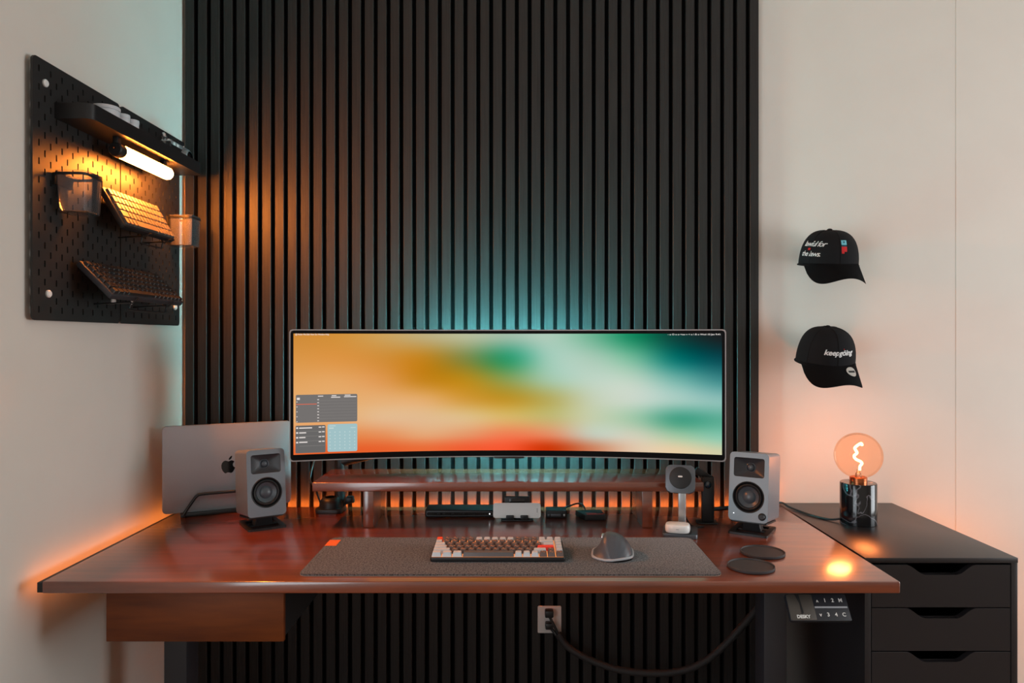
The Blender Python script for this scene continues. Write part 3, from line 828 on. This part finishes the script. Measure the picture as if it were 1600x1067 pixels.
# ------------------------------------------------------------------ small things under and beside the riser
p = P(1106, 815, 2.015)
uc = thing('upright_camera', 'slim black upright device with a small blue lens right of the riser', 'camera', (p.x, p.y, ZD), (0, 0, math.radians(-8)))
B().prism(rrect(.056, .046, .006, 4, -.003, .004), 0, .004, Matrix(), .0012).build('foot', 'black_metal', uc)
B().span(-.0165, .0165, -.010, .018, .004, .128, .003).build('body', 'black_plastic', uc)
lM = fx @ T((-.002, .108, .0100))
B().lathe([(0, 0), (.0105, 0), (.0105, .003), (.009, .0035), (.0085, .0025)], 28, lM).build('lens_ring', 'black_gloss', uc)
B().lathe([(.0087, .0022), (.006, .0034), (.003, .004), (0, .0042)], 24, lM).build('lens', 'lens_blue', uc)
B().box((-.012, .016, .130), (.05, .012, .020), .003, rot=Euler((0, math.radians(32), 0))).build('arm', 'black_plastic', uc)
cb = thing('desk_cable', 'black cable running along the desk to the speaker with the knob', 'cable', (.60, 2.10, ZD))
B().tube(smoothpath([(.555, 2.15, ZD + .006), (.60, 2.135, ZD + .012), (.65, 2.10, ZD + .028), (.665, 2.045, ZD + .06)]), .006, 10).build('sheath', 'black_plastic', cb, True)

p = P(717, 809, 2.072)
dk = thing('docking_station', 'long flat black docking station lying under the riser', 'docking station', (-.163, 2.072, ZD))
B().prism(rrect(.198, .075, .006, 4, 0, .0375), .0015, .0215, Matrix(), .003, 3).build('body', 'black_plastic', dk)
B().prism(rrect(.190, .0115, .0055, 5, 0, .0115), 0, .0006, fx).build('front_plate', 'alu_dark', dk)
B().prism(rrect(.187, .0095, .0046, 5, 0, .0115), .0006, .0010, fx).build('front_inset', 'black_gloss', dk)
B().box((.085, -.0014, .0115), (.003, .001, .003)).build('status_light', 'white_led', dk)
for q in (-.06, -.045, -.02, .01):
    B().box((q, -.0013, .0115), (.008, .0006, .0028), .0002).build('port', 'black_matte', dk)
for fx_ in (-.08, .08):
    B().span(fx_ - .008, fx_ + .008, .01, .065, 0, .002).build('foot', 'rubber', dk)

cr_ = thing('device_cradle', 'small black cradle behind and below the white slab under the riser', 'holder', (0, 2.03, ZD))
B().prism(rrect(.09, .06, .004, 4, 0, .03), 0, .004, Matrix(), .001).build('base', 'black_plastic', cr_)
B().span(-.036, .036, .038, .052, .004, .060, .002).build('back_block', 'black_plastic', cr_)
B().span(-.022, .022, .0365, .0385, .022, .055, .0005).build('back_pad', 'black_gloss', cr_)
for q in (-.020, .020):
    B().box((q, .004, .010), (.022, .006, .013), .002).build('claw', 'black_plastic', cr_)
sM = T((0, 2.038, ZD + .006)) @ Euler((math.radians(74), 0, 0)).to_matrix().to_4x4()
wd = thing('white_slab_device', 'white rounded slab-shaped device leaning in a small black cradle', 'device', (0, 2.04, ZD + .006))
B().prism(rrect(.133, .041, .006, 6, -.0005, .0225), -.010, 0, sM, .002, 3).build('shell', 'white_plastic', wd, True)
B().prism(rrect(.0012, .012, .0005, 3, .056, .0225), 0, .0003, sM).build('print', 'alu_dark', wd, True)

hb = thing('usb_hub', 'small black hub box lying right of the white slab', 'hub', (.1115, 2.068, ZD))
B().prism(rrect(.058, .05, .004, 4, 0, .025), 0, .0215, Matrix(), .002).build('body', 'black_plastic', hb)
B().box((-.002, -.0006, .0085), (.028, .0014, .007), .0006).build('port', 'alu_dark', hb)
B().box((.022, -.0006, .0085), (.005, .0014, .006), .0005).build('button', 'alu_light', hb)
B().box((-.022, -.0006, .0085), (.006, .0014, .006), .0005).build('button', 'alu_dark', hb)

rd = thing('card_reader', 'flat black box with thin red stripes and a cable under the riser', 'card reader', (.214, 2.04, ZD), (0, 0, math.radians(6)))
B().prism([(-.024, 0), (.033, 0), (.034, .062), (-.040, .062)], .0, .016, Matrix(), .0015).build('body', 'black_plastic', rd)
B().box((.006, .008, .0163), (.048, .0028, .0008)).build('stripe', 'red_stripe', rd)
B().box((-.004, .019, .0163), (.030, .0014, .0008), 0, rot=Euler((0, 0, math.radians(-13)))).build('stripe', 'red_stripe', rd)
B().tube(smoothpath([(-.01, .06, .010), (-.012, .09, .022), (-.025, .11, .024), (-.045, .125, .014), (-.06, .135, .006)]), .0026, 8).build('cable', 'black_plastic', rd)

# ------------------------------------------------------------------ outlet and cable sleeve under the desk
ol = thing('wall_outlet', 'white square wall outlet set in the black slats under the desk', 'outlet', (.101, YS, .34))
B().prism(rrect(.074, .084, .004, 4), 0, .006, frame((.101, YS, .340), (1, 0, 0), (0, 0, 1)), .0015).build('cover_plate', 'outlet_white', ol, True)
B().prism(rrect(.034, .068, .002, 3), .006, .0075, frame((.101, YS, .340), (1, 0, 0), (0, 0, 1)), .0005).build('socket_insert', 'outlet_white', ol, True)
cs = thing('cable_sleeve', 'thick black cable bundle plugged into the outlet and sagging under the desk', 'cable', (.3, 2.2, .2))
main = smoothpath([P(872, 990, 2.245), P(888, 1011, 2.235), P(920, 1030, 2.215), P(965, 1046, 2.19), P(1010, 1051.5, 2.17), P(1055, 1050, 2.15), P(1095, 1037, 2.13), P(1130, 1010, 2.11), P(1165, 972, 2.09), P(1200, 930, 2.06)], 8)
B().tube(main, .0105, 12).build('sleeve', 'cable_sleeve', cs, True)
B().tube(smoothpath([P(858, 962, 2.252), P(866, 978, 2.248), P(876, 998, 2.245), P(885, 1010, 2.238)], 6), .0042, 10).build('lead', 'black_plastic', cs, True)
B().tube(smoothpath([P(858, 978, 2.252), P(866, 988, 2.248), P(876, 1002, 2.24), P(886, 1010, 2.235)], 6), .0048, 10).build('lead', 'black_plastic', cs, True)
q = P(858, 958, 2.258); B().box(q, (.026, .028, .022), .004).build('plug', 'black_plastic', cs, True)
q = P(858, 977, 2.258); B().box(q, (.024, .026, .020), .004).build('plug', 'black_plastic', cs, True)

# ------------------------------------------------------------------ pegboards on the left wall
PX = -1.030                                   # front face of the boards
PZ0, PZ1 = 1.255, 1.822
def pegboard(label, y0, y1, screws):
    t = thing('pegboard', label, 'pegboard', (PX - .005, (y0 + y1) / 2, PZ0), group='pegboards on the left wall')
    W, H = y1 - y0, PZ1 - PZ0
    out = rrect(W, H, .012, 5, (y0 + y1) / 2, (PZ0 + PZ1) / 2)
    holes = []
    nc = int((W - .03) / .02) + 1; x0 = (y0 + y1) / 2 - (nc - 1) * .01
    sc = [(s[0], s[1]) for s in screws]
    for i in range(nc):
        x = x0 + .02 * i
        nr = 14 if i % 2 == 0 else 13
        zz = (PZ0 + PZ1) / 2 - (nr - 1) * .02
        for j in range(nr):
            z_ = zz + .04 * j
            if any(abs(x - a) < .013 and abs(z_ - c) < .018 for a, c in sc): continue
            holes.append([(x - .0023, z_ - .0065), (x, z_ - .0078), (x + .0023, z_ - .0065), (x + .0023, z_ + .0065), (x, z_ + .0078), (x - .0023, z_ + .0065)])
    me = plate_mesh(out, holes, .005)
    me.transform(frame((PX - .0025, 0, 0), (0, 1, 0), (0, 0, 1)))
    link_mesh('board', me, 'pegboard_black', t, True, False)
    for (a, c) in screws:
        M = T((PX, a, c)) @ Euler((0, PI / 2, 0)).to_matrix().to_4x4()
        B().lathe([(0, -.0175), (.006, -.0175), (.006, -.005), (.006, 0), (.0085, .0), (.0085, .003), (.006, .0055), (0, .006)], 20, M).build('screw_cap', 'white_plastic', t, True)
    return t
def on_board(px, py):
    Y = -PX * F / (808 - px); return (Y, ZC + (530 - py) * Y / F)
PYA0, PYA1, PYB0, PYB1 = 1.551, 1.892, 1.897, 2.226
pegboard('black slotted pegboard nearer the camera, holding the clear bin and white jars', PYA0, PYA1,
         [on_board(70, 130), on_board(75, 459), on_board(176, 470), (1.865, PZ1 - .035)])
pegboard('black slotted pegboard next to the slat wall, behind the glowing light bar', PYB0, PYB1,
         [on_board(204, 471), on_board(273, 480), (1.924, PZ1 - .035), (2.2, PZ1 - .035)])

# shelf tray
SY0, SY1, SXF, SZ0, SZ1 = 1.624, 2.194, -.947, 1.706, 1.741
sh = thing('pegboard_shelf', 'long narrow black tray shelf across the top of the pegboards', 'shelf', (PX, (SY0 + SY1) / 2, SZ0))
def tray(x0, x1, y0, y1, r, n=5):
    pts = [(x0, y0)]
    for k in range(n + 1):
        a = math.radians(-90 + 90 * k / n); pts.append((x1 - r + r * math.cos(a), y0 + r + r * math.sin(a)))
    for k in range(n + 1):
        a = math.radians(90 * k / n); pts.append((x1 - r + r * math.cos(a), y1 - r + r * math.sin(a)))
    pts.append((x0, y1)); return pts
o1 = tray(PX + .0003, SXF, SY0, SY1, .018); o2 = tray(PX + .0033, SXF - .003, SY0 + .003, SY1 - .003, .015)
B().prism(o1, SZ0, SZ0 + .003, Matrix()).build('floor', 'black_metal', sh, True)
B().ring(o1, o2, SZ0 + .003, SZ1).build('rim', 'black_metal', sh, True)
ZS = SZ0 + .003

def jar(label, y, x, r, h, name='white_jar'):
    t = thing(name, label, 'jar', (x, y, ZS), group='white jars on the pegboard shelf')
    B().lathe([(0, 0), (r * .86, 0), (r * .92, .002), (r * .95, h - .010), (r * .95, h - .009), (0, h - .009)], 36).build('body', 'white_jar', t)
    B().lathe([(r * .97, h - .009), (r, h - .008), (r, h - .0015), (r * .96, h), (r * .8, h), (r * .78, h - .002), (0, h - .002)], 36).build('lid', 'white_jar', t)
jar('widest of the three white jars on the pegboard shelf', 1.752, -.988, .032, .062)
jar('middle white jar, small, between the widest jar and the endmost one', 1.806, -.976, .0165, .060)
jar('small white jar at the light bar end of the white jar row', 1.846, -.974, .0165, .058)

gl = thing('glass_bottle', 'little clear glass bottle on the pegboard shelf beside the camera', 'bottle', (-.968, 2.000, ZS))
B().lathe([(0, 0), (.013, 0), (.0145, .003), (.013, .03), (.010, .038), (.006, .043), (.006, .055), (.0085, .058), (.0085, .062), (.006, .062)], 24).build('body', 'glass_clear', gl, False, True, 60)
B().lathe([(0, .060), (.0058, .060), (.0062, .068), (.004, .071), (0, .0715)], 20).build('stopper', 'chrome', gl)

vc = thing('film_camera', 'small black and silver film camera on the pegboard shelf', 'camera', (-.985, 2.105, ZS))
B().span(-.015, .015, -.062, .062, .0, .062, .004, 3).build('body', 'black_plastic', vc)
B().span(-.0155, .0155, -.060, .060, .052, .0655, .003).build('top_plate', 'alu_light', vc)
B().span(-.012, .0165, -.020, .020, .0655, .078, .003).build('viewfinder_hump', 'black_plastic', vc)
cM = T((.015, .024, .032)) @ Euler((0, PI / 2, 0)).to_matrix().to_4x4()
B().lathe([(0, 0), (.026, 0), (.026, .004), (.023, .005), (.023, .014), (.020, .016)], 36, cM).build('lens_ring', 'alu_light', vc)
B().lathe([(.020, .0155), (.018, .011), (.010, .008), (0, .0075)], 32, cM).build('lens', 'black_gloss', vc)
B().box((.0155, -.020, .0575), (.002, .014, .008), .0006).build('window', 'white_plastic', vc)
B().box((.0155, -.042, .0575), (.002, .012, .008), .0006).build('window', 'white_plastic', vc)
B().lathe([(0, 0), (.008, 0), (.008, .006), (.007, .007), (0, .007)], 20, T((0, .043, .0655))).build('dial', 'chrome', vc)
B().lathe([(0, 0), (.007, 0), (.007, .004), (0, .004)], 20, T((0, -.045, .0655))).build('dial', 'chrome', vc)

# amber light bar under the shelf
lb = thing('light_bar', 'glowing amber light bar hanging under the pegboard shelf', 'lamp', (-.974, 1.90, SZ0))
LBZ = 1.675; LBX = -.974
def capsule(u, v, y0=1.792, y1=2.046, r=.0165):
    a = 2 * PI * u
    if v < .1: k = 0; y = y0; rr = r * v / .1
    else:
        s = (v - .1) / .9
        yl = y1 - r
        if s < .5: y = y0 + (yl - y0) * s / .5; rr = r
        else:
            q = (s - .5) / .5 * PI / 2; y = yl + r * math.sin(q); rr = r * math.cos(q)
    return Vector((LBX + rr * math.cos(a), y, LBZ + rr * math.sin(a)))
B().grid(capsule, 28, 30, True).build('diffuser', 'bar_light', lb, True, True, 60)
B().lathe([(0, 0), (.0145, 0), (.0172, .003), (.0172, .027), (0, .027)], 28, T((LBX, 1.765, LBZ)) @ Euler((-PI / 2, 0, 0)).to_matrix().to_4x4()).build('end_cap', 'black_plastic', lb, True)
B().box((LBX, 1.762, LBZ + .002), (.005, .006, .005), .001).build('button', 'copper', lb, True)
hb_ = B()
def shell_pt(r):
    return lambda u, v: Vector((LBX + r * math.cos(math.radians(45 + 180 * u)), 1.79 + .245 * v, LBZ + r * math.sin(math.radians(45 + 180 * u))))
hb_.grid(shell_pt(.0172), 20, 1); hb_.grid(shell_pt(.0190), 20, 1)
bm_ = hb_.bm; bmesh.ops.remove_doubles(bm_, verts=bm_.verts, dist=1e-6)
bmesh.ops.bridge_loops(bm_, edges=[e for e in bm_.edges if e.is_boundary])
hb_.build('housing', 'black_plastic', lb, True)
for yy in (1.775, 2.01):
    B().span(LBX - .006, LBX + .006, yy - .008, yy + .008, LBZ + .014, SZ0, .001).build('mount', 'black_plastic', lb, True)

# clear bins
def bin_(label, y0, y1, z1, x1=-.956):
    t = thing('clear_bin', label, 'bin', (PX, (y0 + y1) / 2, z1 - .092), group='clear bins on the pegboards')
    xc = (PX + .004 + x1) / 2; yc = (y0 + y1) / 2; w_, d_ = x1 - PX - .004, y1 - y0
    zb = z1 - .092
    def wall(grow, z):
        return [(x, y, z) for x, y in rrect(w_ - .006 + grow, d_ - .006 + grow, .012, 5, xc, yc)]
    b = B(); n = len(rrect(1, 1, .1, 5))
    loops = [wall(-.002, zb + .002), wall(0, zb + .006), wall(.006, z1), wall(.002, z1), wall(-.004, zb + .006), wall(-.008, zb + .004)]
    L = [[b.bm.verts.new(p) for p in lp_] for lp_ in loops]
    for a, c in zip(L, L[1:]):
        for k in range(n):
            j = (k + 1) % n; b.bm.faces.new((a[k], a[j], c[j], c[k]))
    b.bm.faces.new(L[0][::-1]); b.bm.faces.new(L[-1])
    b.build('cup', 'clear_plastic', t, True, True, 50)
    oo = rrect(w_ + .003, d_ + .003, .013, 5, xc, yc); ii = rrect(w_ - .0005, d_ - .0005, .0118, 5, xc, yc)
    B().ring(oo, ii, z1 - .010, z1 - .004).span(PX + .0003, PX + .006, y0 + .005, y1 - .005, z1 - .030, z1 - .004).build('bracket', 'black_plastic', t, True)
    return t
bin_('clear plastic bin hooked on the pegboard nearer the camera', 1.612, 1.690, 1.588)
bin_('clear plastic bin at the slat wall end of the pegboards', 2.138, 2.212, 1.580)

# two keyboards displayed on the pegboards
def shown_keyboard(name, label, p_back, p_front, y0, y1, keym, casem, rows, ncol):
    """p_back, p_front: (x, z) of the top edge by the board and of the lower front edge"""
    L = y1 - y0
    ay = Vector((p_back[0] - p_front[0], 0, p_back[1] - p_front[1])); D = ay.length
    M = frame((p_front[0], (y0 + y1) / 2, p_front[1]), (0, 1, 0), ay)
    t = thing(name, label, 'keyboard', (p_front[0], (y0 + y1) / 2, p_front[1]))
    B().prism(rrect(L, D, .006, 4, 0, D / 2), -.014, 0, M, .0025).build('case', casem, t, True)
    kw = (L - .012) / ncol; kd = (D - .010) / rows
    b = B()
    for r in range(rows):
        c = 0
        while c < ncol:
            w_ = 1
            if r == 0 and c == 3: w_ = min(6, ncol - 6)
            elif r == 1 and c == 0: w_ = 2
            x = -L / 2 + .006 + (c + w_ / 2) * kw; y = .005 + (r + .5) * kd
            b.prism(rrect(w_ * kw - .0016, kd - .0018, .0012, 1, x, y), 0, .0065, M, 0, out2=rrect(w_ * kw - .0046, kd - .0046, .002, 1, x, y + .0004))
            c += w_
    tag(b.build('keycaps', keym, t, True), kind='stuff')
    return t, M, D
_, kM, kD = shown_keyboard('display_keyboard', 'pale-keyed compact keyboard propped on the pegboard under the light bar', (-1.008, 1.586), (-.952, 1.489), 1.772, 2.034, 'key_pale', 'black_plastic', 5, 14)
_, kM2, kD2 = shown_keyboard('display_keyboard', 'black keyboard propped lowest on the pegboards', (-1.008, 1.396), (-.928, 1.316), 1.678, 2.034, 'key_black', 'leg_steel', 6, 16)
def kb_holder(label, M, D, ys, y_mid):
    t = thing('keyboard_holder', label, 'holder', (PX, y_mid, (M @ Vector((0, 0, -.014))).z - .02), group='wire keyboard holders')
    for q in ys:
        a = M @ Vector((q, D * .75, -.0175)); c = M @ Vector((q, 0.0, -.0175)); d = M @ Vector((q, -.0045, -.0175)); e_ = M @ Vector((q, -.0045, .005))
        b = B(); b.tube([(PX + .001, a.y, a.z), a, c, d, e_], .0022, 8); b.tube([(PX + .001, c.y, c.z - .004), c], .0022, 8); b.build('arm', 'black_metal', t, True)
    a = M @ Vector((ys[0], .0, -.0175)); c = M @ Vector((ys[-1], .0, -.0175)); dn = Vector((-.004, 0, -.018))
    B().tube(smoothpath([a, a + dn * .8, a + dn + Vector((0, .008, 0)), c + dn - Vector((0, .008, 0)), c + dn * .8, c], 4), .002, 8).build('loop', 'black_metal', t, True)
kb_holder('thin black wire holder under the pale-keyed keyboard', kM, kD, (-.02, .09), 1.93)
kb_holder('thin black wire holder under the black keyboard', kM2, kD2, (-.08, .10), 1.87)

# ------------------------------------------------------------------ caps on the right part of the back wall
def cap(name, label, base, yaw, pitch, h, emb):
    t = thing(name, label, 'cap', base, (pitch, 0, yaw), group='black baseball caps on the wall')
    a, bf, bb, n = .087, .086, .055, 3.3
    def crown_pt(u, v):
        az = 2 * PI * u; el = v * PI / 2
        ce = max(math.cos(el), 0) ** (2 / n); se = math.sin(el) ** (2 / 2.7)
        cx, sy = math.cos(az), math.sin(az)
        dy = -bf if sy < 0 else bb
        lean = 1.0 - .10 * v
        return Vector((a * cx * ce * lean, abs(sy) * dy * ce, h * se + (.004 * math.cos(az * 1) * 0)))
    b = B(); b.grid(crown_pt, 56, 22, True)
    bmesh.ops.remove_doubles(b.bm, verts=b.bm.verts, dist=1e-5)
    bmesh.ops.recalc_face_normals(b.bm, faces=b.bm.faces)
    bvh = BVHTree.FromBMesh(b.bm)
    crown = b.build('crown', 'cap_cloth', t, False, True, 70)
    for k in range(6):                                            # panel seams
        az0 = (k + .5) / 6
        pts = []
        for q in range(13):
            p_ = crown_pt(az0, q / 12.5); pts.append(p_ * 1.004)
        B().tube(pts, .0011, 5).build('seam', 'cap_cloth', crown)
    B().lathe([(0, -.001), (.008, -.001), (.0075, .003), (.004, .005), (0, .0055)], 16, T((0, 0, h))).build('top_button', 'cap_cloth', crown)
    def visor(u, v, lift=0.0):
        s = u * 2 - 1; th = s * math.radians(76)
        rx, ry = a * math.sin(th) * 1.0, -bf * math.cos(th)
        x = rx * (1 + .02 * v); L = .072 * math.sqrt(max(1 - abs(s) ** 2.6, 0.0))
        y = ry - L * v
        z = -.50 * L * v - 7.0 * x * x * (L * v / .072) + .010
        return Vector((x * .99, y, z + lift))
    b = B(); b.grid(visor, 40, 12); me_b = b
    g = bmesh.ops.solidify(b.bm, geom=b.bm.faces[:], thickness=.003)
    visor_o = b.build('visor', 'cap_cloth', t, False, True, 50)
    band_o = [crown_pt(k / 56, 0) * 1.012 + Vector((0, 0, .002)) for k in range(56)]
    B().tube(band_o, .0024, 6, True).build('rim_band', 'cap_cloth', crown)
    def project(me, o, r, up):
        o, r, up = Vector(o), Vector(r).normalized(), Vector(up).normalized()
        d = up.cross(r).normalized()                              # into the crown
        for v in me.vertices:
            p_ = o + r * v.co.x + up * v.co.y - d * .2
            hit, nn, _, _ = bvh.ray_cast(p_, d)
            if hit is None:
                hit, nn, _, _ = bvh.find_nearest(o + r * v.co.x + up * v.co.y)
            if nn.dot(d) > 0: nn = -nn
            v.co = hit + nn * (.0010 + (.0006 if v.co.z > 0 else 0))
    def quad_mesh(w_, h_, nx=6):
        b2 = B(); b2.grid(lambda u, v: Vector(((u - .5) * w_, (v - .5) * h_, 0)), nx, nx)
        me2 = bpy.data.meshes.new('patch'); b2.bm.to_mesh(me2); b2.bm.free(); return me2
    emb(t, crown, visor_o, visor, project, quad_mesh)
    return t
def side(azd):                                                    # right vector for text facing azimuth azd from the front
    r = math.radians(azd); return (math.cos(r), math.sin(r) * 1.0, 0)
def emb1(t, crown, vis, visor, project, quad):
    def script(body, size, az, o, sp_=.86):
        me = text_mesh(body, size, shear=.35, offset=size * .008, space=sp_)
        project(me, o, side(az), (0, 0, 1)); link_mesh('embroidery', me, 'thread_white', crown, False, False)
    script('lawful for', .0215, -62, (-.070, -.045, .066))
    script('the laws.', .0215, -64, (-.072, -.040, .037))
    me = quad(.008, .006); project(me, (-.075, -.035, .051), side(-66), (0, 0, 1)); link_mesh('embroidery', me, 'thread_red', crown, False, False)
    for (m_, dx, z_, w_, h_) in (('thread_blue', 0, .072, .0165, .013), ('thread_navy', 0, .0625, .0165, .004), ('thread_red', 0, .053, .0165, .0145), ('thread_red', -.004, .0435, .008, .006)):
        me = quad(w_, h_); project(me, (.010 + dx, -.08, z_), side(0), (0, 0, 1)); link_mesh('patch', me, m_, crown, False, False)
    me = text_mesh('v', .011, offset=.0005); project(me, (.010, -.0805, .0735), side(0), (0, 0, 1))
    for v in me.vertices: v.co.y -= .0006
    link_mesh('patch_mark', me, 'thread_navy', crown, False, False)
def emb2(t, crown, vis, visor, project, quad):
    me = text_mesh('keepg\u00f6ing', .0215, shear=.30, offset=.0006, space=.98)
    project(me, (.002, -.08, .048), side(0), (0, 0, 1)); link_mesh('embroidery', me, 'thread_white', crown, False, False)
    me = quad(.0022, .0022, 2); project(me, (.0155, -.08, .059), side(0), (0, 0, 1))
    for v in me.vertices: v.co.y -= .0006
    link_mesh('embroidery', me, 'thread_red', crown, False, False)
    b2 = B()
    def sticker_pt(r_, a_): return visor(.655 + .085 * r_ * math.cos(a_), .34 + .22 * r_ * math.sin(a_), .0024)
    c0 = b2.bm.verts.new(sticker_pt(0, 0)); rings = [[b2.bm.verts.new(sticker_pt(q / 4, 2 * PI * k / 28)) for k in range(28)] for q in range(1, 5)]
    for k in range(28): b2.bm.faces.new((c0, rings[0][k], rings[0][(k + 1) % 28]))
    for r0, r1 in zip(rings, rings[1:]):
        for k in range(28): b2.bm.faces.new((r0[k], r1[k], r1[(k + 1) % 28], r0[(k + 1) % 28]))
    st = b2.build('sticker', 'sticker', vis, False, False)
    b2 = B(); b2.grid(lambda u, v: visor(.60 + .12 * u, .30 + .09 * v, .0030), 8, 3); b2.build('sticker_print', 'black_matte', st, False, False)
cap('baseball_cap', 'upper black cap with white script and a blue and red patch', (.948, 2.232, 1.440), math.radians(2), math.radians(10), .106, emb1)
cap('baseball_cap', 'lower black cap with white italic lettering and a silver visor sticker', (.938, 2.232, 1.146), math.radians(4), math.radians(14), .108, emb2)
